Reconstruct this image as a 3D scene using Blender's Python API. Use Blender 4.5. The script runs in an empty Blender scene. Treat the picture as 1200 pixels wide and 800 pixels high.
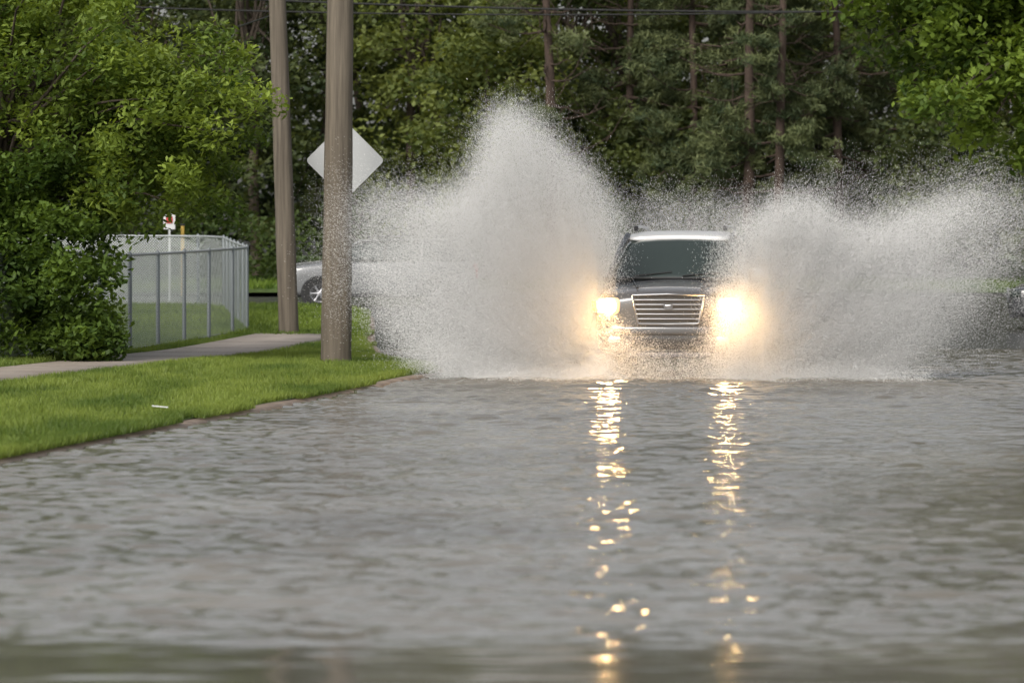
import bpy, bmesh, math, random
import numpy as np
from mathutils import Vector, Matrix
rng=np.random.default_rng(7); random.seed(7)
scene=bpy.context.scene
COL=scene.collection

# ------------------------------------------------------------ helpers
def link(o,parent=None):
    COL.objects.link(o)
    if parent: o.parent=parent
    return o
def empty(name,loc=(0,0,0),rz=0):
    e=bpy.data.objects.new(name,None); e.location=loc; e.rotation_euler=(0,0,rz); e.empty_display_size=.3
    return link(e)
def fastmesh(name,V,F,mat,cols=None,parent=None,smooth=False):
    V=np.asarray(V,dtype=np.float32).reshape(-1,3); F=np.asarray(F,dtype=np.int32)
    me=bpy.data.meshes.new(name); me.vertices.add(len(V)); me.vertices.foreach_set('co',V.ravel())
    n,k=F.shape; me.loops.add(n*k); me.loops.foreach_set('vertex_index',F.ravel())
    me.polygons.add(n); me.polygons.foreach_set('loop_start',np.arange(0,n*k,k,dtype=np.int32))
    me.update(calc_edges=True)
    if smooth: me.polygons.foreach_set('use_smooth',np.ones(n,dtype=bool))
    if cols is not None:
        a=me.attributes.new('Col','FLOAT_COLOR','POINT'); c=np.ones((len(V),4),dtype=np.float32); c[:,:3]=cols
        a.data.foreach_set('color',c.ravel())
    me.materials.append(mat)
    return link(bpy.data.objects.new(name,me),parent)
def pymesh(name,V,F,mat,parent=None,smooth=False):
    me=bpy.data.meshes.new(name); me.from_pydata([tuple(v) for v in V],[],F); me.update()
    if smooth:
        for p in me.polygons:p.use_smooth=True
    me.materials.append(mat)
    return link(bpy.data.objects.new(name,me),parent)
def box(name,loc,dim,mat,parent=None,bev=0.0,rot=(0,0,0)):
    bm=bmesh.new(); bmesh.ops.create_cube(bm,size=1)
    for v in bm.verts: v.co=Vector((v.co.x*dim[0],v.co.y*dim[1],v.co.z*dim[2]))
    if bev>0: bmesh.ops.bevel(bm,geom=bm.edges[:],offset=bev,segments=3,affect='EDGES',profile=.6)
    me=bpy.data.meshes.new(name); bm.to_mesh(me); bm.free(); me.materials.append(mat)
    for p in me.polygons:p.use_smooth=bev>0
    o=bpy.data.objects.new(name,me); o.location=loc; o.rotation_euler=rot
    return link(o,parent)
def tubes(paths,segs=7):
    Vs=[];Fs=[];off=0
    for pts,rad in paths:
        pts=np.asarray(pts,float); n=len(pts)
        t=np.gradient(pts,axis=0); t/=np.linalg.norm(t,axis=1)[:,None]+1e-9
        ref=np.array([0,0,1.]) if abs(t[0,2])<.9 else np.array([1.,0,0])
        b=np.cross(t,ref); b/=np.linalg.norm(b,axis=1)[:,None]+1e-9; c=np.cross(t,b)
        ang=np.linspace(0,2*np.pi,segs,endpoint=False)
        r=np.asarray(rad,float)[:,None,None]
        ring=pts[:,None,:]+r*(b[:,None,:]*np.cos(ang)[None,:,None]+c[:,None,:]*np.sin(ang)[None,:,None])
        Vs.append(ring.reshape(-1,3))
        i=np.arange(n-1)[:,None]*segs; j=np.arange(segs)[None,:]; j2=(j+1)%segs
        f=np.stack([i+j,i+j2,i+segs+j2,i+segs+j],-1).reshape(-1,4)+off
        Fs.append(f); off+=n*segs
    return np.concatenate(Vs),np.concatenate(Fs)
def tubeobj(name,paths,mat,parent=None,segs=7):
    V,F=tubes(paths,segs); return fastmesh(name,V,F,mat,parent=parent,smooth=True)
_tab={}
def vnoise(x,y,seed=0):
    if seed not in _tab: _tab[seed]=np.random.default_rng(1000+seed).random((128,128))
    T=_tab[seed]; xi=np.floor(x).astype(int); yi=np.floor(y).astype(int); fx=x-xi; fy=y-yi
    fx=fx*fx*(3-2*fx); fy=fy*fy*(3-2*fy)
    g=lambda a,b:T[a%128,b%128]
    return (g(xi,yi)*(1-fx)+g(xi+1,yi)*fx)*(1-fy)+(g(xi,yi+1)*(1-fx)+g(xi+1,yi+1)*fx)*fy
def fbm(x,y,seed=0,o=4):
    s=0;a=.5;t=0
    for i in range(o): s=s+a*vnoise(x*2**i,y*2**i,seed+i); t+=a; a*=.55
    return s/t
def sstep(a,b,x):
    t=np.clip((x-a)/(b-a),0,1); return t*t*(3-2*t)

# ------------------------------------------------------------ materials
def newmat(name):
    m=bpy.data.materials.new(name); m.use_nodes=True; nt=m.node_tree
    return m,nt,nt.nodes['Principled BSDF'],nt.nodes['Material Output']
def simple(name,col,rough=.5,metal=0,spec=.5,coat=0,emit=None,es=0):
    m,nt,p,o=newmat(name); p.inputs['Base Color'].default_value=(*col,1); p.inputs['Roughness'].default_value=rough
    p.inputs['Metallic'].default_value=metal; p.inputs['Specular IOR Level'].default_value=spec
    p.inputs['Coat Weight'].default_value=coat; p.inputs['Coat Roughness'].default_value=.04
    if emit: p.inputs['Emission Color'].default_value=(*emit,1); p.inputs['Emission Strength'].default_value=es
    return m
def noisy(name,c1,c2,scale,rough=.7,bump=.3,stretch=(1,1,1),detail=6,bdist=.02,metal=0,spec=.5):
    m,nt,p,o=newmat(name); N=nt.nodes; L=nt.links
    tc=N.new('ShaderNodeTexCoord'); mp=N.new('ShaderNodeMapping'); mp.inputs['Scale'].default_value=stretch
    nz=N.new('ShaderNodeTexNoise'); nz.inputs['Scale'].default_value=scale; nz.inputs['Detail'].default_value=detail; nz.inputs['Roughness'].default_value=.65
    cr=N.new('ShaderNodeValToRGB'); cr.color_ramp.elements[0].position=.3; cr.color_ramp.elements[1].position=.7
    cr.color_ramp.elements[0].color=(*c1,1); cr.color_ramp.elements[1].color=(*c2,1)
    bp=N.new('ShaderNodeBump'); bp.inputs['Strength'].default_value=bump; bp.inputs['Distance'].default_value=bdist
    L.new(tc.outputs['Object'],mp.inputs['Vector']); L.new(mp.outputs[0],nz.inputs['Vector']); L.new(nz.outputs['Fac'],cr.inputs['Fac'])
    L.new(cr.outputs['Color'],p.inputs['Base Color']); L.new(nz.outputs['Fac'],bp.inputs['Height']); L.new(bp.outputs[0],p.inputs['Normal'])
    p.inputs['Roughness'].default_value=rough; p.inputs['Metallic'].default_value=metal; p.inputs['Specular IOR Level'].default_value=spec
    return m
def leafmat(name,trans=.35,rough=.55,spec=.3):
    m,nt,p,o=newmat(name); N=nt.nodes; L=nt.links
    at=N.new('ShaderNodeAttribute'); at.attribute_name='Col'
    L.new(at.outputs['Color'],p.inputs['Base Color']); p.inputs['Roughness'].default_value=rough; p.inputs['Specular IOR Level'].default_value=spec
    tr=N.new('ShaderNodeBsdfTranslucent'); g=N.new('ShaderNodeMixRGB'); g.blend_type='MULTIPLY'; g.inputs[0].default_value=1; g.inputs[2].default_value=(1.35,1.25,.6,1)
    L.new(at.outputs['Color'],g.inputs[1]); L.new(g.outputs[0],tr.inputs['Color'])
    mx=N.new('ShaderNodeMixShader'); mx.inputs[0].default_value=trans
    L.new(p.outputs[0],mx.inputs[1]); L.new(tr.outputs[0],mx.inputs[2]); L.new(mx.outputs[0],o.inputs['Surface'])
    return m
M_leaf=leafmat('leaf',.42); M_needle=leafmat('needles',.2,.6,.2); M_grass=leafmat('grass_blade',.35,.5,.3)
M_bark=noisy('bark',(.035,.026,.02),(.11,.085,.065),9,.9,.8,(1,1,.25))
M_pinebark=noisy('pine_bark',(.032,.022,.017),(.085,.056,.042),8,.9,.8,(1,1,.3))
M_pole=noisy('weathered_pole',(.060,.048,.036),(.18,.15,.115),16,.85,.6,(1,1,.04),10)
M_soil=noisy('turf',(.04,.07,.015),(.09,.14,.025),3,.95,.5)
M_dirt=noisy('soil',(.02,.03,.012),(.04,.05,.02),1.5,.95,.5)
M_walk=noisy('concrete_walk',(.28,.235,.20),(.40,.345,.30),1.6,.6,.15)
M_curb=noisy('kerb_concrete',(.10,.065,.045),(.32,.24,.18),3.0,.55,.3)
M_asph=noisy('wet_asphalt',(.06,.06,.058),(.10,.098,.094),3,.24,.25,(1,1,1),8,.01)
M_galv=simple('galvanised',(.5,.52,.52),.45,.6)
M_wiremesh=simple('galvanised_wire',(.50,.53,.53),.5,.15)
M_signback=simple('sign_sheet',(.52,.53,.54),.4,.1)
M_black=simple('black_plastic',(.012,.012,.013),.5)
M_rubber=simple('rubber',(.02,.02,.02),.8)
M_chrome=simple('chrome',(.78,.78,.8),.14,1)
M_glass=simple('tinted_glass',(.025,.036,.032),.06,0,.9)
M_wire=simple('cable',(.012,.012,.012),.6)

# ------------------------------------------------------------ terrain profile
def base(D):
    D=np.asarray(D,float)
    return .6*np.clip((D-68)/32,0,1)**1.2+.01*np.clip(D-100,0,45)
def curbx(D): return -3.83+.109*(np.asarray(D,float)-31.9)
bD=np.array([-30,59,60.3,61.8,64,68,75,90,94,95.5,96.3]); bX=np.array([curbx(-30),curbx(59),-.95,-1.15,-1.6,-2.0,-2.4,-2.9,-3.6,-5.5,-9])
def leftX(D): return np.interp(D,bD,bX)

def gridF(idx): return np.stack([idx[:-1,:-1],idx[:-1,1:],idx[1:,1:],idx[1:,:-1]],-1).reshape(-1,4)
xs=np.concatenate([[-3000,-800,-250,-120],np.linspace(-60,60,25),[120,250,800,3000]])
ys=np.concatenate([[-3000,-500,-100],np.linspace(-40,200,61),[260,500,1200,3000]])
GX,GY=np.meshgrid(xs,ys); GZ=base(GY)-.32
fastmesh('ground',np.stack([GX,GY,GZ],-1),gridF(np.arange(GX.size).reshape(GX.shape)),M_dirt)
xs=np.linspace(-70,70,71); ys=np.linspace(-30,114,145)
GX,GY=np.meshgrid(xs,ys); GZ=base(GY)-.10
fastmesh('road',np.stack([GX,GY,GZ],-1),gridF(np.arange(GX.size).reshape(GX.shape)),M_asph,smooth=True)
def verge(name,ys,edgef,side,curb=True):
    rows=[];cols=[0,.25,1,2,4,7,11,18,30,60]
    e=edgef(ys)
    for c in cols:
        x=e+side*(c+.14); z=base(ys)+.045+.05*min(c/1.2,1)+.03*(c>3)
        rows.append(np.stack([x,ys,z],-1))
    V=np.stack(rows,0); idx=np.arange(V.shape[0]*V.shape[1]).reshape(V.shape[:2])
    p=empty(name)
    fastmesh('turf',V,gridF(idx),M_soil,parent=p,smooth=True)
    if curb:
        prof=[(0,-.2),(0,-.005),(.03,.022),(.142,.035),(.142,-.2)]
        wob=(.03*(vnoise(ys*.45,ys*0,31)-.5))
        Vc=np.stack([np.stack([e+side*a,ys,base(ys)+b+wob*(b>-.1)],-1) for a,b in prof],0)
        idx=np.arange(Vc.shape[0]*Vc.shape[1]).reshape(Vc.shape[:2])
        fastmesh('kerb',Vc,gridF(idx),M_curb,parent=p)
    return p
ysl=np.concatenate([np.arange(-30,20,1.0),np.arange(20,65,.25),np.arange(65,96.3,.7)])
gv=verge('grass_verge',ysl,leftX,-1)
ysr=np.arange(-30,96,1.0)
gr=verge('grass_verge',ysr,lambda D:curbx(D)+8.9,1)
xs=np.linspace(-80,80,81); ys=np.array([114,114.15,115,118,124,135,160,220])
GX,GY=np.meshgrid(xs,ys); GZ=base(GY)+np.array([0.02,.06,.1,.2,.35,.5,.7,.9])[:,None]
gb=empty('grass_bank')
fastmesh('turf',np.stack([GX,GY,GZ],-1),gridF(np.arange(GX.size).reshape(GX.shape)),M_soil,parent=gb,smooth=True)
ysw=np.concatenate([np.arange(-30,74,1.5),[74,75,76,76.6]])
n=curbx(ysw)-4.06; f=curbx(ysw)-5.62; n[-1]-=.7;
zz=base(ysw)+.145
V=np.stack([np.stack([n,ysw,zz-.1],-1),np.stack([n,ysw,zz],-1),np.stack([f,ysw,zz],-1),np.stack([f,ysw,zz-.1],-1)],0)
sw=empty('sidewalk')
fastmesh('slabs',V,gridF(np.arange(V.shape[0]*V.shape[1]).reshape(V.shape[:2])),M_walk,parent=sw)
Jy=np.arange(30,75,3.0)
jp=[(np.array([[curbx(d)-5.6,d,base(d)+.1455],[curbx(d)-4.08,d,base(d)+.1455]]),[.0035,.0035]) for d in Jy]
tubeobj('joints',jp,simple('joint',(.16,.14,.12),.9),sw,segs=4)

# ------------------------------------------------------------ grass blades
def blades(name,X,Y,Z,h,w,c1,c2,parent,seed=3):
    n=len(X); a=rng.random(n)*2*np.pi; lean=rng.normal(0,.35,(n,2))*h[:,None]
    b=np.stack([np.cos(a),np.sin(a),0*a],-1)*w[:,None]*.5
    c=np.stack([X,Y,Z],-1); tip=c+np.stack([lean[:,0],lean[:,1],h],-1)
    V=np.stack([c-b,c+b,tip],1)
    t=np.clip(fbm(X*1.3,Y*.35,seed)*2.2-.6+rng.normal(0,.18,n),0,1)[:,None]
    col=np.array(c1)*(1-t)+np.array(c2)*t
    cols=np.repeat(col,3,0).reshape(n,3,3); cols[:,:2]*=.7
    fastmesh(name,V,np.arange(n*3).reshape(n,3),M_grass,cols.reshape(-1,3),parent)
n=430000
D=30+50*rng.random(n)**1.25; off=rng.random(n)**1.0*9.0
off=np.where(rng.random(n)<.12,rng.random(n)*.35,off)
X=leftX(D)-.03-off
m=~((X<curbx(D)-4.03)&(X>curbx(D)-5.65)&(D<76.5)); m&=~((off<.14)&(vnoise(D*.45,D*0,31)>.52))
X,D,off=X[m],D[m],off[m]
hh=(.045+.035*rng.random(len(X)))*(1+.5*(off>5))*(.75+.6*fbm(X*2,D*.8,17))
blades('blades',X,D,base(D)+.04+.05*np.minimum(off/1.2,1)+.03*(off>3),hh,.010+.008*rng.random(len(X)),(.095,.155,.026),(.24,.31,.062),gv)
n=60000
D=76+19*rng.random(n); off=rng.random(n)*16; X=leftX(D)-off-.1
blades('blades_far',X,D,base(D)+.1+0*X,.07+.05*rng.random(n),.03+.02*rng.random(n),(.11,.17,.03),(.21,.29,.05),gv)
n=25000; D=60+36*rng.random(n); X=curbx(D)+9.0+rng.random(n)*6
blades('blades',X,D,base(D)+.07+0*X,.08+.05*rng.random(n),.03+.02*rng.random(n),(.08,.15,.02),(.14,.22,.035),gr)
n=50000; D=114+8*rng.random(n); X=-40+80*rng.random(n)
blades('grass_tufts',X,D,base(D)+.1+.02*(D-114),.1+.08*rng.random(n),.04+.03*rng.random(n),(.08,.15,.02),(.17,.25,.035),gb)

# ------------------------------------------------------------ water
xs=np.concatenate([[-60,-30,-18,-12],np.arange(-9,12.5,.05),[16,24,40,60]])
ys=np.concatenate([[-30,-10,0,6],np.arange(9,82,.035),[90,96]])
GX,GY=np.meshgrid(xs,ys)
H=np.zeros_like(GX)
env=.40+1.25*fbm(GX*.22,GY*.12,40,3)
calm=sstep(16.0,18.4,GY+.8*(vnoise(GX*.8,GY*.3,49)-.5)+.10*GX)*.88+.12
NW=68
for i in range(NW):
    lam=.13*(6.5**(rng.random()**1.15)); k=2*np.pi/lam; th=rng.normal(math.pi/2,.46)
    s=.0235*(1.0 if lam<.42 else .66)
    px=GX+.13*vnoise(GX*1.1,GY*1.1,60+i%4); py=GY+.13*vnoise(GX*1.1,GY*1.1,65+i%4)
    H+=s/k*np.sin(k*(px*math.cos(th)+py*math.sin(th))+rng.random()*6.28)*(.3+1.4*vnoise(GX*.9+i*3.1,GY*.7+i*1.7,70))
r=np.sqrt((GX-2.1)**2+((GY-56)*1.0)**2)
H*=env*calm*(1+.9*np.exp(-(r/5)**2))
H+=.016*np.sin(r*2*np.pi/1.5+1.2*vnoise(GX*.5,GY*.5,77)*6)*np.exp(-((r-3)/6)**2)*calm
edge=(GX<-9)|(GX>12.4)|(GY<9)|(GY>81.9); H[edge]=0
mw,nt,p,o=newmat('flood_water'); N=nt.nodes; L=nt.links
p.inputs['Roughness'].default_value=.095; p.inputs['IOR'].default_value=1.40; p.inputs['Specular IOR Level'].default_value=.5
tc=N.new('ShaderNodeTexCoord'); mp=N.new('ShaderNodeMapping'); mp.inputs['Scale'].default_value=(.5,1,1)
n1=N.new('ShaderNodeTexNoise'); n1.inputs['Scale'].default_value=12; n1.inputs['Detail'].default_value=4
n2=N.new('ShaderNodeTexNoise'); n2.inputs['Scale'].default_value=.35; n2.inputs['Detail'].default_value=3
cr=N.new('ShaderNodeValToRGB'); cr.color_ramp.elements[0].color=(.11,.10,.083,1); cr.color_ramp.elements[1].color=(.20,.184,.157,1)
cr.color_ramp.elements[0].position=.3; cr.color_ramp.elements[1].position=.7
bp=N.new('ShaderNodeBump'); bp.inputs['Distance'].default_value=.012
sx=N.new('ShaderNodeSeparateXYZ'); mr=N.new('ShaderNodeMapRange'); mr.interpolation_type='SMOOTHSTEP'
for k_,v_ in (('From Min',15.8),('From Max',18.4),('To Min',.08),('To Max',.5)): mr.inputs[k_].default_value=v_
L.new(tc.outputs['Object'],sx.inputs[0]); L.new(sx.outputs['Y'],mr.inputs['Value']); L.new(mr.outputs[0],bp.inputs['Strength'])
L.new(tc.outputs['Object'],mp.inputs['Vector']); L.new(mp.outputs[0],n1.inputs['Vector']); L.new(tc.outputs['Object'],n2.inputs['Vector']); L.new(n2.outputs['Fac'],cr.inputs['Fac'])
L.new(cr.outputs[0],p.inputs['Base Color']); L.new(n1.outputs['Fac'],bp.inputs['Height']); L.new(bp.outputs[0],p.inputs['Normal'])
fastmesh('flood_water',np.stack([GX,GY,H],-1),gridF(np.arange(GX.size).reshape(GX.shape)),mw,smooth=True)

# ------------------------------------------------------------ foliage
def leaves(C,R,nper,L0,W0,c1,c2,up=.6,droop=.3,squash=.75,cvar=.35):
    C=np.asarray(C); K=len(C); n=K*nper
    cid=np.repeat(np.arange(K),nper)
    d=rng.normal(size=(n,3)); d/=np.linalg.norm(d,axis=1)[:,None]; rr=rng.random(n)**.45
    pos=C[cid]+d*rr[:,None]*np.asarray(R)[cid][:,None]*np.array([1,1,squash])
    nn=rng.normal(size=(n,3)); nn[:,2]=np.abs(nn[:,2])+up; nn/=np.linalg.norm(nn,axis=1)[:,None]
    a=rng.normal(size=(n,3)); a[:,2]-=droop; a-=nn*(a*nn).sum(1)[:,None]; a/=np.linalg.norm(a,axis=1)[:,None]
    b=np.cross(nn,a); s=(.7+.6*rng.random(n))[:,None]
    a=a*L0*.5*s; b=b*W0*.5*s
    V=np.stack([pos-a,pos+b-a*.15,pos+a,pos-b-a*.15],1)
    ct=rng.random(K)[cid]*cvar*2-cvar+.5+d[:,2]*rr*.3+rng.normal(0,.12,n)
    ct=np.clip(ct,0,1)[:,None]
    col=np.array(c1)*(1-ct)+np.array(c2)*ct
    return V.reshape(-1,3),np.repeat(col,4,0)
def quadsF(n): return np.arange(n*4).reshape(n,4)
def crown_obj(name,parts,mat,parent=None):
    V=np.concatenate([p[0] for p in parts]); c=np.concatenate([p[1] for p in parts])
    return fastmesh(name,V,quadsF(len(V)//4),mat,c,parent)
def ell_clumps(c,r,K,hollow=.35):
    d=rng.normal(size=(K,3)); d/=np.linalg.norm(d,axis=1)[:,None]; rr=(hollow+(1-hollow)*rng.random(K)**.6)
    return np.asarray(c)+d*rr[:,None]*np.asarray(r)
def limb(p0,p1,r0,r1,n=8,wob=.12,sag=0):
    t=np.linspace(0,1,n)[:,None]; p=np.asarray(p0)*(1-t)+np.asarray(p1)*t
    L=np.linalg.norm(np.asarray(p1)-np.asarray(p0)); w=np.cumsum(rng.normal(0,wob*L/n,(n,3)),0); w-=t*w[-1]; 
    p=p+w; p[:,2]+=sag*np.sin(t[:,0]*np.pi)
    return (p,r0*(1-t[:,0])+r1*t[:,0])

# --- left maple (box elder) overhanging the walk
mt=empty('maple_tree')
tb=np.array([-8.3,62.,.1]); paths=[limb(tb,(-7.6,62,3.2),.24,.17)]
paths.append(limb(tb+[.1,.2,0],(-8.9,62.6,4.0),.17,.1))
C=np.concatenate([ell_clumps((-6.8,61.5,4.6),(3.05,2.6,2.3),180,.2),ell_clumps((-5.1,61.2,3.4),(1.7,1.7,1.5),85,.2),
   ell_clumps((-8.6,62,6.3),(2.8,2.6,2.0),90,.2)])
keep=~((C[:,0]>-5.6+.9*(5.6-C[:,2])*.5)&(C[:,2]>5.0)); C=C[keep]
C=C[~((C[:,2]<2.0)&(C[:,0]>-5.4)&(rng.random(len(C))<.5))]
for c in C[::3]:
    paths.append(limb((-7.6+rng.normal(0,.15),62,2.0+rng.random()*1.6),c,.05,.008,7,.15,.2))
P1=leaves(C,.26+.28*rng.random(len(C)),205,.12,.05,(.075,.125,.024),(.29,.38,.07),.7,.9,.7,.5)
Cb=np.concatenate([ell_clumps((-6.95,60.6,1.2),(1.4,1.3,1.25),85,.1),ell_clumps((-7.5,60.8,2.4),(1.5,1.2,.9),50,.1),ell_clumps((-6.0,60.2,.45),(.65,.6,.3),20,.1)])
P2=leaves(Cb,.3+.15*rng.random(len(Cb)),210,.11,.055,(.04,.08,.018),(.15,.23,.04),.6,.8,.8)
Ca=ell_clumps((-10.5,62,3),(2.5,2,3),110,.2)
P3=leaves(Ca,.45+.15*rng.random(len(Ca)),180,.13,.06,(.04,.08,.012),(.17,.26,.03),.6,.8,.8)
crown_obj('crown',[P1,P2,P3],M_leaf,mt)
tubeobj('trunk_and_limbs',paths,M_bark,mt)

# --- right overhanging tree
rt=empty('maple_tree')
paths=[limb((8.6,44,-.1),(8.2,44,3.4),.26,.2),limb((8.2,44,3.2),(5.5,42.5,4.9),.13,.05,8,.1,.4),limb((8.2,44,3.2),(9.6,44.5,6.5),.16,.08)]
C=np.concatenate([ell_clumps((4.7,42,4.5),(1.9,1.5,.85),110,.1),ell_clumps((4.7,42,3.6),(1.1,1.1,1.25),80,.1),ell_clumps((6.6,43,4.8),(2.3,2.2,2.1),150,.1),
   ell_clumps((9.2,44,5.6),(2.8,2.8,2.4),130,.2)])
lo=np.interp(C[:,0],[2.5,2.95,3.35,3.75,4.2,4.6,5.2,8],[4.3,3.95,3.65,3.15,2.95,2.55,2.4,3.0])
C=C[C[:,2]>lo]
for c in C[::3]: paths.append(limb((6.6+rng.normal(0,.5),43,4.4+rng.random()*.8),c,.035,.006,7,.15,.15))
P=leaves(C,.20+.17*rng.random(len(C)),150,.10,.05,(.055,.10,.018),(.22,.31,.05),.6,1.0,.9,.5)
crown_obj('crown',[P],M_leaf,rt); tubeobj('trunk_and_limbs',paths,M_bark,rt)

# --- distant broadleaf mass
dt=empty('distant_trees'); parts=[];paths=[]
def broad(x,d,h,r,c1,c2,K=110,low=.8,np_=90,ls=.2):
    z0=float(base(d))+.3
    paths.append(limb((x,d,z0-.3),(x+rng.normal(0,.4),d,z0+h*.8),.2,.06))
    C=np.concatenate([ell_clumps((x,d,z0+h*.62),(r,r,h*.4),K,.45),ell_clumps((x,d,z0+h*.3),(r*.8,r*.8,h*.26),K//3,.4)])
    C=C[C[:,2]>z0+low]
    for c in C[::7]: paths.append(limb((x,d,z0+h*.3+rng.random()*h*.3),c,.06,.01,6,.1))
    parts.append(leaves(C,.45+.5*rng.random(len(C)),np_,ls,ls*.6,c1,c2,.6,.5,.7,.5))
G1=((.058,.086,.032),(.185,.22,.072)); G2=((.072,.103,.032),(.235,.275,.08)); G3=((.044,.066,.03),(.135,.165,.062)); G4=((.065,.054,.043),(.14,.115,.082))
for x,d,h,r,g in [(-14,121,10,3,G1),(-11,126,14,3.5,G1),(-7.6,123,13,2.6,G3),(-5.2,128,16,3.4,G3),(-2.6,124,14.5,3.0,G2),(.2,123,15.5,2.8,G2),(-.6,120,7.5,2.2,G2),
   (3.4,128,16,3.4,G1),(6.8,130,16,3.6,G1),(10.5,129,16,3.6,G1),(13.2,124,14,3.2,G1),(16.5,122,13,3.2,G4),(19.5,124,14,3.6,G1),(24,122,14,4,G1),(29,124,14,4,G1),
   (-18,123,14,3.8,G1),(-23,124,14,4,G1),(-28,124,14,4,G2),(8.6,124,6,2.6,G3),(5,122,5.5,2.3,G1),(12,119,4.5,2,G3),(15,117.5,4.2,1.8,G3),(2,121,5,2.2,G1)]:
    broad(x,d,h,r,*g,K=128,np_=82)
for x in np.arange(-36,38,4.2):
    broad(x+rng.normal(0,.8),137+rng.random()*4,19+rng.random()*2.5,4.4,*G3,K=140,np_=50,ls=.34)
Cs=np.stack([rng.uniform(-34,34,520),rng.uniform(117.5,123,520),0*np.ones(520)],-1); Cs[:,2]=base(Cs[:,1])+.3+rng.random(520)*2.0
parts.append(leaves(Cs,.5+.4*rng.random(520),70,.17,.1,(.03,.055,.018),(.09,.13,.035),.6,.4,.8))
Cs=np.stack([rng.uniform(-40,40,420),rng.uniform(142,147,420),0*np.ones(420)],-1); Cs[:,2]=base(Cs[:,1])+.5+rng.random(420)*4.5
parts.append(leaves(Cs,.9+.5*rng.random(420),70,.4,.28,(.025,.04,.015),(.06,.09,.03),.6,.4,.8))
crown_obj('foliage',parts,M_leaf,dt); tubeobj('trunks',paths,M_bark,dt,6)

# --- pines
def pine(x,d,h,lean=0,sparse=1.0,first=2.5,r0=.19,seedcol=((.052,.076,.038),(.16,.185,.08)),rad=2.6):
    p=empty('pine_tree'); z0=float(base(d))+.15
    top=np.array([x+lean,d,z0+h]); pa=[limb((x,d,z0),top,r0,.06,12,.03)]
    C=[];z=first
    while z<h:
        for q in range(rng.integers(2,5)):
            a=rng.random()*6.28; L=rad*(1-.55*(z/h))*(.6+.5*rng.random())
            s=np.array([x+lean*z/h,d,z0+z]); e=s+np.array([math.cos(a)*L,math.sin(a)*L,L*(-.1+.4*rng.random())])
            lb=limb(s,e,.035,.008,8,.12,-.1*L); pa.append(lb)
            if rng.random()<sparse:
                for t in (3,4,5,6,7):
                    for _ in range(2):
                        C.append(lb[0][t]+rng.normal(0,.18,3)+[0,0,.12])
            else:
                for _ in range(3):
                    t=rng.integers(3,7); pa.append(limb(lb[0][t],lb[0][t]+rng.normal(0,.45,3),.013,.005,5,.15))
        z+=.38+.3*rng.random()
    tubeobj('trunk_and_branches',pa,M_pinebark,p,6)
    C=np.array(C); P=leaves(C,.22+.18*rng.random(len(C)),75,.22,.03,*seedcol,.2,-.6,.6,.5)
    crown_obj('needles',[P],M_needle,p)
pine(1.15,117.5,13,-.5,.25,3.0,.2)
pine(6.5,118,13,.15,.6,2.2,.21)
pine(7.35,117.6,13,.2,.6,2.6,.18)
pine(5.0,120,13,.2,.9,3.0,.15)
pine(9.2,119.5,12.5,-.3,.8,3.0,.17)
pine(11.3,120.5,12.5,.1,.9,3.4,.17)
pine(3.2,121.5,13,.1,.7,4.5,.15)

# ------------------------------------------------------------ utility poles, cables, sign
def upole(x,d,r,h,lean=(0,0),name='utility_pole'):
    z0=float(base(d))-.1
    e=empty(name)
    pts=np.array([[x+lean[0]*t,d+lean[1]*t,z0+h*t] for t in np.linspace(0,1,24)])
    rr=r*(1-.28*np.linspace(0,1,24)); rr*=1+.012*rng.normal(size=24)
    tubeobj('shaft',[(pts,rr)],M_pole,e,18)
    box('crossarm',(x+lean[0]*.93,d+lean[1],z0+h*.93),(2.2,.1,.12),M_pole,e,.01)
    for s in (-.95,-.4,.4,.95):
        tubeobj('insulator',[(np.array([[x+lean[0]*.93+s,d,z0+h*.93+.06],[x+lean[0]*.93+s,d,z0+h*.93+.12],[x+lean[0]*.93+s,d,z0+h*.93+.2]]),[.03,.05,.03])],M_signback,e,8)
    return e
p1=upole(-2.52,61,.225,9.5,(.12,0)); 
p2=upole(-4.02,77,.185,10.5,(-.35,0))
p3=upole(-12.6,112,.17,11,(0,0)); p4=upole(24,112,.17,11)
def cable(a,b,sag,r=.014):
    t=np.linspace(0,1,30)[:,None]; p=np.asarray(a)*(1-t)+np.asarray(b)*t; p[:,2]-=sag*4*(t[:,0]*(1-t[:,0])); return (p,np.full(30,r))
ow=tubeobj('overhead_cables',[cable((-12.6,112,8.75),(24,112,8.5),.5,.028),cable((-12.6,112,8.35),(24,112,8.9),.55,.022),cable((-12.6,112,10.6),(24,112,10.9),.6),
   cable((-4.3,77,8.5),(-12.6,112,10.5),.3),cable((-4.3,77,6.0),(-12.6,112,6.6),.2,.016),cable((-2.45,61,8.2),(-4.3,77,9),.15)],M_wire,segs=5)

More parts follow.
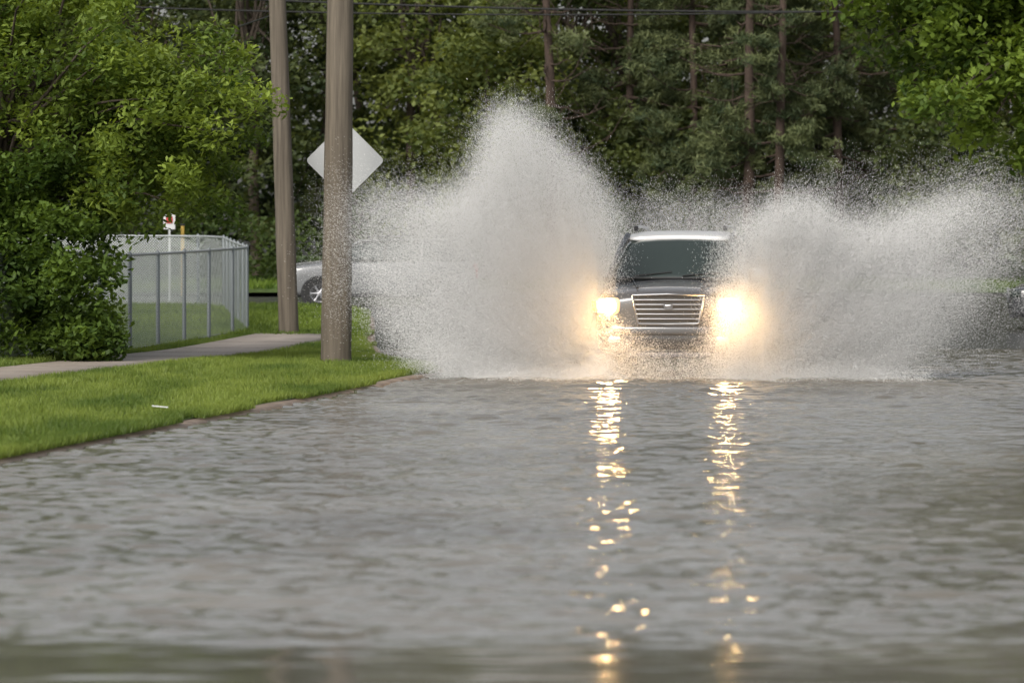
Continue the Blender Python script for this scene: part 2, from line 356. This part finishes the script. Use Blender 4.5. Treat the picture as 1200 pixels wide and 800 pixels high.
sg=empty('traffic_sign',(-2.44,62.4,0))
hz=3.02; hd=.555
bm=bmesh.new()
a=.06; pts=[]
for k in range(4):
    th=math.pi/2*k; c=Vector((math.cos(th)*(hd-a),0,math.sin(th)*(hd-a)))
    for j in range(-2,3):
        u=th+j*math.pi/8; pts.append(c+Vector((math.cos(u)*a,0,math.sin(u)*a)))
vs=[bm.verts.new((q.x,0,q.z+hz)) for q in pts]; fce=bm.faces.new(vs)
r_=bmesh.ops.extrude_face_region(bm,geom=[fce]); bmesh.ops.translate(bm,verts=[v for v in r_['geom'] if isinstance(v,bmesh.types.BMVert)],vec=(0,.004,0))
me=bpy.data.meshes.new('panel'); bm.to_mesh(me); bm.free(); me.materials.append(M_signback); link(bpy.data.objects.new('panel',me),sg)
box('post',(0,.04,1.75),(.05,.05,3.5),M_galv,sg,.006); 
for z in (2.75,3.3): box('bracket',(0,-.006,z),(.09,.012,.03),M_galv,sg,.003)

s2=empty('parking_sign',(-8.75,109,float(base(109))))
box('post',(0,.02,1.0),(.05,.05,2.2),M_galv,s2); box('plate',(0,-.02,1.9),(.30,.01,.38),simple('white_sign',(.6,.6,.6),.4),s2,.003)
box('red_band',(0,-.03,1.95),(.17,.006,.17),simple('red',(.45,.04,.03),.4),s2,.02)
s3=empty('marker_post',(-8.45,109.5,float(base(109))))
box('yellow_post',(0,0,.9),(.09,.06,1.8),simple('yellow',(.45,.30,.05),.5),s3,.02); box('cap',(0,0,1.83),(.11,.07,.05),M_black,s3,.01)

# ------------------------------------------------------------ chain-link fence
fe=empty('chain_link_fence')
def fence(P,h,zb,post_every,parent,sp=.062,wd=.012):
    P=np.asarray(P,float); seg=np.linalg.norm(np.diff(P,axis=0),axis=1); S=np.concatenate([[0],np.cumsum(seg)])
    f=lambda s:np.stack([np.interp(s,S,P[:,0]),np.interp(s,S,P[:,1])],-1)
    T=S[-1]; starts=np.arange(-h,T,sp); V=[]
    for sgn in (1,-1):
        tt=np.linspace(0,h,9)
        s=starts[:,None]+tt[None,:] if sgn==1 else starts[:,None]+h-tt[None,:]
        ok=(s>=0)&(s<=T); sc=np.clip(s,0,T); xy=f(sc); z=zb(sc)+tt[None,:]
        A=np.concatenate([xy,z[...,None]],-1); 
        q=ok[:,:-1]&ok[:,1:]
        a=A[:,:-1][q]; b=A[:,1:][q]
        w=np.array([0,0,wd*.7])
        V.append(np.stack([a-w,b-w,b+w,a+w],1))
    V=np.concatenate(V); fastmesh('mesh',V.reshape(-1,3),quadsF(len(V)),M_wiremesh,parent=parent)
    pa=[];pr=[]
    for s in np.arange(0,T+.01,post_every):
        x,y=f(np.array([s]))[0]; z=float(zb(np.array([s]))[0]); pa.append((np.array([[x,y,z-.1],[x,y,z+h+.03],[x,y,z+h+.06]]),[.034,.034,.01]))
    ss=np.linspace(0,T,60); xy=f(ss); zz=zb(ss)
    pr.append((np.concatenate([xy,(zz+h)[:,None]],-1),np.full(60,.024)))
    pr.append((np.concatenate([xy,(zz+.05)[:,None]],-1),np.full(60,.008)))
    tubeobj('posts',pa,simple('galv_post',(.17,.19,.20),.5,.3),parent,8)
    tubeobj('rails',pr,simple('galv_rail',(.36,.38,.39),.5,.3),parent,8)
FP=[(-7.5,57.5),(-6.42,66),(-5.2,76),(-4.95,78),(-4.9,79),(-5.0,80.2),(-5.4,84),(-6.3,93),(-6.9,94.5),(-9,95),(-18,95.5)]
FPa=np.array(FP); fence(FP,1.55,lambda s:base(np.interp(s,np.concatenate([[0],np.cumsum(np.linalg.norm(np.diff(FPa,axis=0),axis=1))]),FPa[:,1]))+.1,2.2,fe)

# ------------------------------------------------------------ vehicles
def loft(name,st,mat,parent,sub=2):
    V=[];n=len(st[0][1]); 
    for y,h in st:
        ring=[(x,z) for x,z in h]+[(-x,z) for x,z in reversed(h[1:-1])]
        for x,z in ring: V.append((x,y,z))
    m=len(V)//len(st); F=[]
    for i in range(len(st)-1):
        for j in range(m): F.append((i*m+j,i*m+(j+1)%m,(i+1)*m+(j+1)%m,(i+1)*m+j))
    F.append(tuple(range(m))[::-1]); F.append(tuple(range((len(st)-1)*m,len(st)*m)))
    o=pymesh(name,V,F,mat,parent,True)
    bm=bmesh.new(); bm.from_mesh(o.data); bmesh.ops.recalc_face_normals(bm,faces=bm.faces[:]); bm.to_mesh(o.data); bm.free()
    md=o.modifiers.new('sub','SUBSURF'); md.levels=sub; md.render_levels=sub
    return o
def quad(name,pts,mat,parent,th=.012):
    bm=bmesh.new(); vs=[bm.verts.new(p) for p in pts]; f=bm.faces.new(vs); bm.normal_update(); nrm=f.normal.copy()
    r=bmesh.ops.extrude_face_region(bm,geom=[f]); bmesh.ops.translate(bm,verts=[v for v in r['geom'] if isinstance(v,bmesh.types.BMVert)],vec=nrm*th)
    bmesh.ops.recalc_face_normals(bm,faces=bm.faces[:])
    me=bpy.data.meshes.new(name); bm.to_mesh(me); bm.free(); me.materials.append(mat); return link(bpy.data.objects.new(name,me),parent)
def rod(name,pts,r,mat,parent,segs=8):
    pts=np.asarray(pts,float); n=len(pts); rr=np.full(n,r) if np.isscalar(r) else r
    return tubeobj(name,[(pts,rr)],mat,parent,segs)
def ellipsoid(name,loc,r,mat,parent):
    bm=bmesh.new(); bmesh.ops.create_uvsphere(bm,u_segments=24,v_segments=12,radius=1)
    for v in bm.verts: v.co=Vector((v.co.x*r[0],v.co.y*r[1],v.co.z*r[2]))
    me=bpy.data.meshes.new(name); bm.to_mesh(me); bm.free(); me.materials.append(mat)
    for p in me.polygons:p.use_smooth=True
    o=bpy.data.objects.new(name,me); o.location=loc; return link(o,parent)
def wheel(x,y,z,R,w,parent,side):
    bm=bmesh.new(); prof=[(.0,.62),(.0,.93),(.12,1.0),(.88,1.0),(1.0,.93),(1.0,.62)]; S=32
    rings=[]
    for a,b in prof:
        rings.append([bm.verts.new((x+side*(a-1)*w,y+math.cos(2*math.pi*k/S)*R*b,z+math.sin(2*math.pi*k/S)*R*b)) for k in range(S)])
    for i in range(len(rings)-1):
        for k in range(S): bm.faces.new((rings[i][k],rings[i][(k+1)%S],rings[i+1][(k+1)%S],rings[i+1][k]))
    me=bpy.data.meshes.new('tyre'); bmesh.ops.recalc_face_normals(bm,faces=bm.faces[:]); bm.to_mesh(me); bm.free(); me.materials.append(M_rubber); link(bpy.data.objects.new('tyre',me),parent)
    bm=bmesh.new(); bmesh.ops.create_cone(bm,cap_ends=True,segments=32,radius1=R*.63,radius2=R*.63,depth=w*.7)
    me=bpy.data.meshes.new('wheel_barrel'); bm.to_mesh(me); bm.free(); me.materials.append(M_black)
    o=bpy.data.objects.new('wheel_barrel',me); o.rotation_euler=(0,math.pi/2,0); o.location=(x-side*w*.5,y,z); link(o,parent)
    pa=[]
    for k in range(6):
        a=k*math.pi/3; xx=x-side*w*.12
        pa.append((np.array([[xx,y,z],[xx,y+math.cos(a)*R*.35,z+math.sin(a)*R*.35],[xx,y+math.cos(a)*R*.62,z+math.sin(a)*R*.62]]),[.045,.032,.04]))
    t=np.linspace(0,2*np.pi,33); pa.append((np.stack([np.full(33,x-side*w*.08),y+np.cos(t)*R*.62,z+np.sin(t)*R*.62],-1),np.full(33,.022)))
    tubeobj('rim_spokes',pa,simple('alloy',(.5,.5,.52),.3,.9),parent,6)
def make_suv(name,loc,rz,paint,trim,lit=False,sc=(1,1,1),roofm=None):
    roofm=roofm or paint
    e=empty(name,loc,rz); e.scale=sc
    def sec(w,zb,zt,crown=.02,sh=.0,tw=.86):
        return [(0,zb),(w*.80,zb),(w*.96,zb+.06),(w*1.0,zb+.22),(w*1.0,zb+(zt-zb)*.55),(w*.985,zt-.13),(w*.93,zt-.035),(w*tw*.86,zt),(w*.45,zt+crown*.6),(0,zt+crown)]
    st=[(.02,sec(.80,.42,1.02,.05)),(.03,sec(.84,.38,1.10,.05)),(.12,sec(.93,.33,1.155,.05)),(.3,sec(.985,.31,1.20,.05)),(.65,sec(1.0,.31,1.255,.05)),(1.1,sec(1.0,.31,1.31,.045)),(1.35,sec(1.0,.31,1.335,.02)),
        (2.2,sec(1.0,.30,1.35)),(3.3,sec(1.0,.30,1.36)),(4.4,sec(1.0,.31,1.37)),(4.95,sec(.975,.33,1.36)),(5.12,sec(.93,.38,1.32)),(5.17,sec(.86,.45,1.2))]
    loft('body',st,paint,e)
    for s in (-1,1):
        rod('hood_crease',[(s*.42,.22,1.235),(s*.50,.7,1.298),(s*.56,1.15,1.345)],.013,paint,e)
    U=.075
    gh=lambda w,z:[(0,1.27),(.90,1.27),(.905,1.36),(w+(.9-w)*.30,1.36+(z-1.36)*.7),(w,z-.06),(w*.8,z),(0,z+.02)]
    st=[(1.22,gh(.89,1.37)),(1.30,gh(.885,1.42)),(1.95,gh(.70,1.82+U)),(2.12,gh(.68,1.87+U)),(3.3,gh(.69,1.885+U)),(4.5,gh(.69,1.87+U)),(4.72,gh(.70,1.82+U)),(5.02,gh(.82,1.44))]
    loft('glasshouse',st,M_glass,e,1)
    rs=lambda w,z:[(0,z-.02+U),(w*.9,z-.035+U),(w,z-.03+U),(w*.99,z+U),(w*.85,z+.035+U),(w*.5,z+.05+U),(0,z+.055+U)]
    loft('roof',[(1.96,rs(.66,1.80)),(2.02,rs(.69,1.835)),(2.25,rs(.715,1.87)),(3.3,rs(.72,1.885)),(4.4,rs(.72,1.87)),(4.75,rs(.71,1.84)),(4.82,rs(.68,1.82))],roofm,e)
    for s in (-1,1):
        rod('a_pillar',[(s*.905,1.17,1.33),(s*.86,1.42,1.50),(s*.785,1.75,1.74),(s*.705,2.1,1.865+U)],[.05,.036,.034,.04],paint,e)
        rod('b_pillar',[(s*.915,2.65,1.35),(s*.83,2.7,1.65),(s*.715,2.75,1.86+U)],.035,M_black,e)
        rod('c_pillar',[(s*.915,3.65,1.35),(s*.83,3.68,1.65),(s*.715,3.72,1.86+U)],.045,paint,e)
        rod('d_pillar',[(s*.90,5.0,1.35),(s*.82,4.85,1.65),(s*.70,4.68,1.85+U)],.07,paint,e)
        rod('belt_trim',[(s*.925,1.25,1.335),(s*.93,3,1.365),(s*.91,5.0,1.365)],.014,M_chrome if lit else M_black,e)
        rod('roof_rail',[(s*.60,2.25,1.93+U),(s*.605,2.3,1.975+U),(s*.61,3.3,1.985+U),(s*.61,4.4,1.975+U),(s*.60,4.5,1.92+U)],.02,trim,e)
        box('rail_foot',(s*.605,2.28,1.955+U),(.05,.12,.07),M_black,e,.012)
        box('mirror_shell',(s*1.10,1.52,1.42),(.23,.13,.17),trim,e,.05); box('mirror_arm',(s*.96,1.52,1.36),(.16,.07,.05),M_black,e,.015)
        box('mirror_glass',(s*1.10,1.588,1.42),(.18,.006,.12),M_chrome,e,.002)
        for yy in (.98,4.1):
            bm=bmesh.new(); bmesh.ops.create_cone(bm,cap_ends=True,segments=40,radius1=.485,radius2=.485,depth=.1)
            me=bpy.data.meshes.new('wheel_arch'); bm.to_mesh(me); bm.free(); me.materials.append(M_black)
            o=bpy.data.objects.new('wheel_arch',me); o.rotation_euler=(0,math.pi/2,0); o.location=(s*.962,yy,.42); link(o,e)
            wheel(s*1.022,yy,.405,.40,.26,e,s)
        rod('door_gap',[(s*1.0,1.55,.45),(s*1.003,1.5,1.0),(s*.97,1.45,1.29)],.006,M_black,e,5); rod('door_gap',[(s*1.0,2.72,.42),(s*1.003,2.7,1.0),(s*.97,2.7,1.31)],.006,M_black,e,5)
        rod('door_gap',[(s*1.0,3.55,.5),(s*1.003,3.72,1.0),(s*.97,3.72,1.31)],.006,M_black,e,5)
        for yy in (2.45,3.5): box('door_handle',(s*1.008,yy,1.08),(.03,.18,.03),M_chrome,e,.008)
        box('side_step',(s*.96,2.55,.33),(.14,2.3,.06),M_black,e,.02)
        if lit:
            box('headlamp_housing',(s*.79,.10,1.0),(.34,.20,.22),M_lens_glow,e,.085,(0,0,s*.28))
            ellipsoid('headlamp_bulb',(s*.78,-.005,1.0),(.105,.05,.095),M_lamp,e)
        else:
            box('headlamp_housing',(s*.80,.10,1.0),(.34,.20,.23),M_glass,e,.05,(0,0,s*.28))
        box('turn_lamp',(s*.95,.14,.99),(.08,.14,.16),simple('amber_lens',(.30,.20,.12),.2) if lit else M_glass,e,.02,(0,0,s*.6))
        box('fog_lamp',(s*.70,.03,.56),(.17,.06,.10),M_chrome if lit else M_black,e,.03); 
        box('bumper_crease',(s*.62,.015,.74),(.5,.05,.025),M_black,e,.01,(0,0,s*.08))
        box('tail_lamp',(s*.86,5.08,1.05),(.14,.12,.45),simple('tail_red',(.4,.01,.01),.2),e,.03)
    g=[(-.47,1.14),(.47,1.14),(.40,.78),(-.40,.78)]
    quad('grille_recess',[(x,-.012,z) for x,z in g],simple('grille_dark',(.03,.032,.035),.5),e,.02)
    gc=simple('grille_chrome',(.30,.31,.33),.36,1)
    rod('grille_frame',[(-.47,-.03,1.14),(0,-.055,1.155),(.47,-.03,1.14),(.46,-.03,1.1),(.40,-.03,.79),(.38,-.03,.77),(0,-.05,.765),(-.38,-.03,.77),(-.40,-.03,.79),(-.46,-.03,1.1),(-.47,-.03,1.14)],.016,gc,e)
    for i in range(5):
        z=1.08-.062*i; w=.455-.012*i
        box('grille_bar',(0,-.035,z),(w*2,.03,.018),gc,e,.007)
    box('badge',(0,-.065,1.0),(.12,.02,.065),gc,e,.03)
    box('bumper_bar',(0,.02,.68),(1.5,.12,.12),paint,e,.04)
    box('lower_intake',(0,.01,.51),(.95,.06,.14),M_black,e,.02)
    for z in (.48,.53): box('intake_slat',(0,-.02,z),(.9,.01,.012),M_black,e)
    box('skid_plate',(0,.12,.36),(1.1,.2,.08),simple('skid',(.12,.12,.13),.5),e,.03)
    rod('wiper',[(-.55,1.22,1.39),(-.05,1.30,1.44)],.010,M_black,e,5); rod('wiper',[(.1,1.22,1.39),(.6,1.30,1.44)],.010,M_black,e,5)
    box('cowl',(0,1.2,1.36),(1.6,.14,.03),M_black,e,.01)
    return e
M_lamp=simple('headlamp_lit',(1,.9,.7),.3,emit=(1,.60,.24),es=420)
M_lens_glow=simple('headlamp_reflector_glow',(.9,.75,.5),.2,.3,emit=(1,.58,.24),es=.9)  # weak emission on the housing paints in the glow around the lit bulb
paint1=simple('grey_paint',(.075,.082,.094),.34,.5,.5,1.0)
silver_and_sheen=simple('silver_trim_roof_sheen',(.58,.58,.58),.35,.3)
paint2=simple('light_grey_paint',(.17,.175,.18),.35,0,.5,1.0)
paint3=simple('dark_paint',(.02,.022,.026),.3,0,.5,1.0)
make_suv('suv',(2.04,55.6,-.04),-.109,paint1,silver_and_sheen,True,roofm=silver_and_sheen)  # light silver on the roof paints in sky reflection over dark gloss; trim is silver
make_suv('parked_car',(-5.45,101.5,.49),-math.pi/2+.03,paint2,M_black,False,(.9,.9,.82))
make_suv('parked_car',(10.05,86.2,float(base(86))-.1),-math.pi/2-.08,paint3,M_black,False,(.9,.9,.72))

# ------------------------------------------------------------ splash spray
def inpoly(X,Z,poly):
    ins=np.zeros(X.shape,bool); P=poly; j=len(P)-1
    for i in range(len(P)):
        xi,zi=P[i];xj,zj=P[j]
        c=((zi>Z)!=(zj>Z))&(X<(xj-xi)*(Z-zi)/(zj-zi+1e-12)+xi); ins^=c; j=i
    return ins
def blur(A,r,it=3):
    for _ in range(it):
        for ax in (0,1):
            p=np.pad(A,[(r+1,r) if a==ax else (0,0) for a in (0,1)],mode='edge'); c=np.cumsum(p,axis=ax)
            n=A.shape[ax]; hi=np.take(c,np.arange(2*r+1,2*r+1+n),axis=ax); lo=np.take(c,np.arange(0,n),axis=ax); A=(hi-lo)/(2*r+1)
    return A
res=.02; gx=np.arange(-4,9,res); gz=np.arange(0,4.6,res); SX,SZ=np.meshgrid(gx,gz)
left=[(1.20,-.3),(1.17,1.0),(1.17,2.06),(1.06,2.5),(.78,2.76),(.44,3.1),(.13,3.45),(-.11,3.56),(-.28,3.34),(-.42,2.86),(-.61,2.44),(-1.11,2.40),(-1.78,2.46),(-2.1,2.3),(-2.05,1.6),(-1.8,.75),(-1.35,.25),(-.5,-.3)]
right=[(2.70,-.3),(2.68,1.2),(2.82,1.86),(3.17,2.10),(3.67,2.33),(3.98,2.28),(4.28,1.98),(4.6,1.98),(5.1,2.14),(5.7,2.35),(6.3,2.48),(6.9,2.3),(6.7,1.6),(6.0,.83),(5.2,.22),(4.6,-.3)]
def spray(poly,ox,oz,tau,rb,seed,edgefade):
    M=blur(inpoly(SX,SZ,poly).astype(float),rb)
    dx=SX-ox; dz=SZ-oz; ang=np.arctan2(dz,dx); rad=np.hypot(dx,dz)
    n1=fbm(ang*7+3,rad*.9,seed,4); n2=fbm(SX*1.3,SZ*1.3,seed+10,4)
    k=np.clip(.2+1.6*(n1*.6+n2*.4),.25,2)
    return M*tau*k*edgefade(SX,SZ)
def sample(T,n_per,yfun,ox,oz,name,parent,ln=(.009,.022),wd=(.0028,.0055)):
    lam=T*n_per*res*res; cnt=rng.poisson(lam); ii,jj=np.nonzero(cnt); c=cnt[ii,jj]
    X=np.repeat(gx[jj],c); Z=np.repeat(gz[ii],c); n=len(X)
    X=X+rng.random(n)*res; Z=Z+rng.random(n)*res; Y=yfun(X,Z,n)
    d=np.stack([X-ox,rng.normal(0,.35,n)*np.abs(X-ox)+.1,Z-oz+.05],-1)+rng.normal(0,.35,(n,3)); d/=np.linalg.norm(d,axis=1)[:,None]
    q=rng.normal(size=(n,3)); q-=d*(q*d).sum(1)[:,None]; q/=np.linalg.norm(q,axis=1)[:,None]
    L=(ln[0]+(ln[1]-ln[0])*rng.random(n)**2)[:,None]; W=(wd[0]+(wd[1]-wd[0])*rng.random(n)**3)[:,None]
    c=np.stack([X,Y,Z],-1); V=np.stack([c-d*L*.5-q*W*.5,c-d*L*.5+q*W*.5,c+d*L*.5],1)
    fastmesh(name,V,np.arange(n*3).reshape(n,3),M_spray,parent=parent); return n
# fine droplets scatter like a cloud: one averaged shading direction for every droplet
ms,nt,p,o=newmat('spray_water'); N=nt.nodes; L=nt.links
N.remove(p)
nv=N.new('ShaderNodeCombineXYZ'); nv.inputs[0].default_value=-.30; nv.inputs[1].default_value=-.58; nv.inputs[2].default_value=.76
nv2=N.new('ShaderNodeCombineXYZ'); nv2.inputs[0].default_value=.30; nv2.inputs[1].default_value=.58; nv2.inputs[2].default_value=-.76
df=N.new('ShaderNodeBsdfDiffuse'); df.inputs['Color'].default_value=(.985,.982,.97,1)
tr=N.new('ShaderNodeBsdfTranslucent'); tr.inputs['Color'].default_value=(.985,.982,.97,1); mx=N.new('ShaderNodeMixShader'); mx.inputs[0].default_value=.5
L.new(nv.outputs[0],df.inputs['Normal']); L.new(nv2.outputs[0],tr.inputs['Normal'])
L.new(df.outputs[0],mx.inputs[1]); L.new(tr.outputs[0],mx.inputs[2]); L.new(mx.outputs[0],o.inputs['Surface']); M_spray=ms
sp=empty('water_splash')
TL=spray(left,1.1,0,4.0,7,70,lambda X,Z:(.25+.75*sstep(-2.1,-.1,X))*(.8+.2*sstep(3.4,2.2,Z)))+spray([(1.3,-.2),(1.25,2.3),(.2,3.5),(-.3,3.4),(-.8,2.6),(-2.4,2.6),(-2.5,1.2),(-.6,-.2)],1.1,0,.3,12,75,lambda X,Z:1+0*X)
TR=spray(right,3.1,0,3.1,7,80,lambda X,Z:(1.05-.83*sstep(4.4,6.8,X))*(.7+.3*sstep(2.8,3.3,X)+.15*sstep(.9,.3,Z)))+spray([(2.75,-.2),(2.8,1.9),(3.9,2.5),(6.8,2.8),(7.4,1.4),(5.2,-.2)],3.1,0,.38,12,85,lambda X,Z:1+0*X)
NP=42000
n1=sample(TL,NP,lambda X,Z,n:56.0+.35*(1.1-X)+rng.normal(0,1,n)*(.12+.2*np.clip(1.1-X,0,3)),1.1,0,'left_plume',sp)
n2=sample(TR,NP,lambda X,Z,n:55.15+.55*np.clip(X-3.0,0,4)+rng.normal(0,1,n)*(.10+.18*np.clip(X-2.9,0,3)),3.1,0,'right_plume',sp)
TB=spray([(.7,.6),(.9,2.25),(1.6,2.4),(2.6,2.36),(3.6,2.35),(3.9,.6)],2.1,0,.8,10,90,lambda X,Z:1+0*X)
n3=sample(TB,NP,lambda X,Z,n:61.8+rng.normal(0,.35,n),2.1,0,'rear_mist',sp)
TF=spray([(1.05,-.3),(1.1,.62),(1.3,.78),(1.6,.52),(2.1,.40),(2.5,.50),(2.8,.75),(3.1,.6),(3.1,-.3)],2.1,.6,1.15,4,95,lambda X,Z:(.22+.78*np.abs(X-2.1))*1.4)
n4=sample(TF,NP,lambda X,Z,n:55.2+rng.normal(0,.12,n),2.1,.7,'bow_spray',sp)
TG=spray([(-.5,-.3),(-.5,.08),(.5,.14),(1.2,.18),(3.0,.18),(4.6,.13),(5.4,.08),(5.4,-.3)],2.1,2,1.1,3,99,lambda X,Z:1+0*X)
n5=sample(TG,NP,lambda X,Z,n:55.2+rng.normal(0,.45,n),2.1,.7,'foam',sp)
T2=(blur(inpoly(SX,SZ,left).astype(float),14)+blur(inpoly(SX,SZ,right).astype(float),18))*.04
n6=sample(T2,3500,lambda X,Z,n:56+rng.normal(0,.8,n),2.1,0,'stray_drops',sp,(.015,.03),(.007,.011))
print('SPRAY',n1,n2,n3,n4,n5,n6)
def mistmat(name,dens):
    m=bpy.data.materials.new(name); m.use_nodes=True; nt=m.node_tree; N=nt.nodes
    N.remove(N['Principled BSDF']); v=N.new('ShaderNodeVolumeScatter'); v.inputs['Color'].default_value=(1,.995,.985,1); v.inputs['Density'].default_value=dens; v.inputs['Anisotropy'].default_value=0
    nt.links.new(v.outputs[0],N['Material Output'].inputs['Volume']); return m
MM=mistmat('mist',.13); MM2=mistmat('thin_mist',.10); MM3=mistmat('bow_mist',.07)
for loc,r,m in [((.35,55.6,1.3),(.78,.9,1.25),MM),((.1,55.7,1.5),(1.3,.9,1.6),MM2),
      ((3.75,55.5,1.1),(.85,.8,1.05),MM),((4.3,55.8,1.0),(1.9,.9,1.1),MM2),((2.1,55.0,.7),(1.25,.35,.6),MM3)]:
    ellipsoid('mist',loc,r,m,sp)

# small things
box('floating_paper',(-3.4,41.2,.13),(.14,.1,.012),simple('paper',(.8,.8,.8),.6),None,.003,(0,.1,.3))

# ------------------------------------------------------------ light, sky, camera
w=bpy.data.worlds.new('World'); scene.world=w; w.use_nodes=True; nt=w.node_tree; N=nt.nodes; L=nt.links
bg=N['Background']; sky=N.new('ShaderNodeTexSky'); sky.sky_type='NISHITA'; sky.sun_disc=False
el=math.radians(38); az=math.radians(207)
sky.sun_elevation=el; sky.sun_rotation=az; sky.air_density=1.2; sky.dust_density=4; sky.ozone_density=1
hs=N.new('ShaderNodeHueSaturation'); hs.inputs['Saturation'].default_value=.25
L.new(sky.outputs[0],hs.inputs['Color']); L.new(hs.outputs[0],bg.inputs['Color']); bg.inputs['Strength'].default_value=.15
sd=bpy.data.lights.new('sun','SUN'); sd.energy=2.1; sd.angle=math.radians(24); sd.color=(1,.95,.87)
so=bpy.data.objects.new('sun',sd); link(so)
dirv=Vector((math.sin(az)*math.cos(el),math.cos(az)*math.cos(el),math.sin(el)))
so.rotation_euler=dirv.to_track_quat('Z','Y').to_euler()
cd=bpy.data.cameras.new('camera'); cam=bpy.data.objects.new('camera',cd); link(cam); scene.camera=cam
cd.lens=150; cd.sensor_width=36; cd.clip_end=6000; cd.clip_start=.5
cam.location=(0,0,1.5); cam.rotation_euler=(math.radians(90-1.031),0,0)
cd.dof.use_dof=True; cd.dof.focus_distance=56; cd.dof.aperture_fstop=3.4
scene.view_settings.view_transform='Standard'; scene.view_settings.look='None'; scene.view_settings.exposure=0
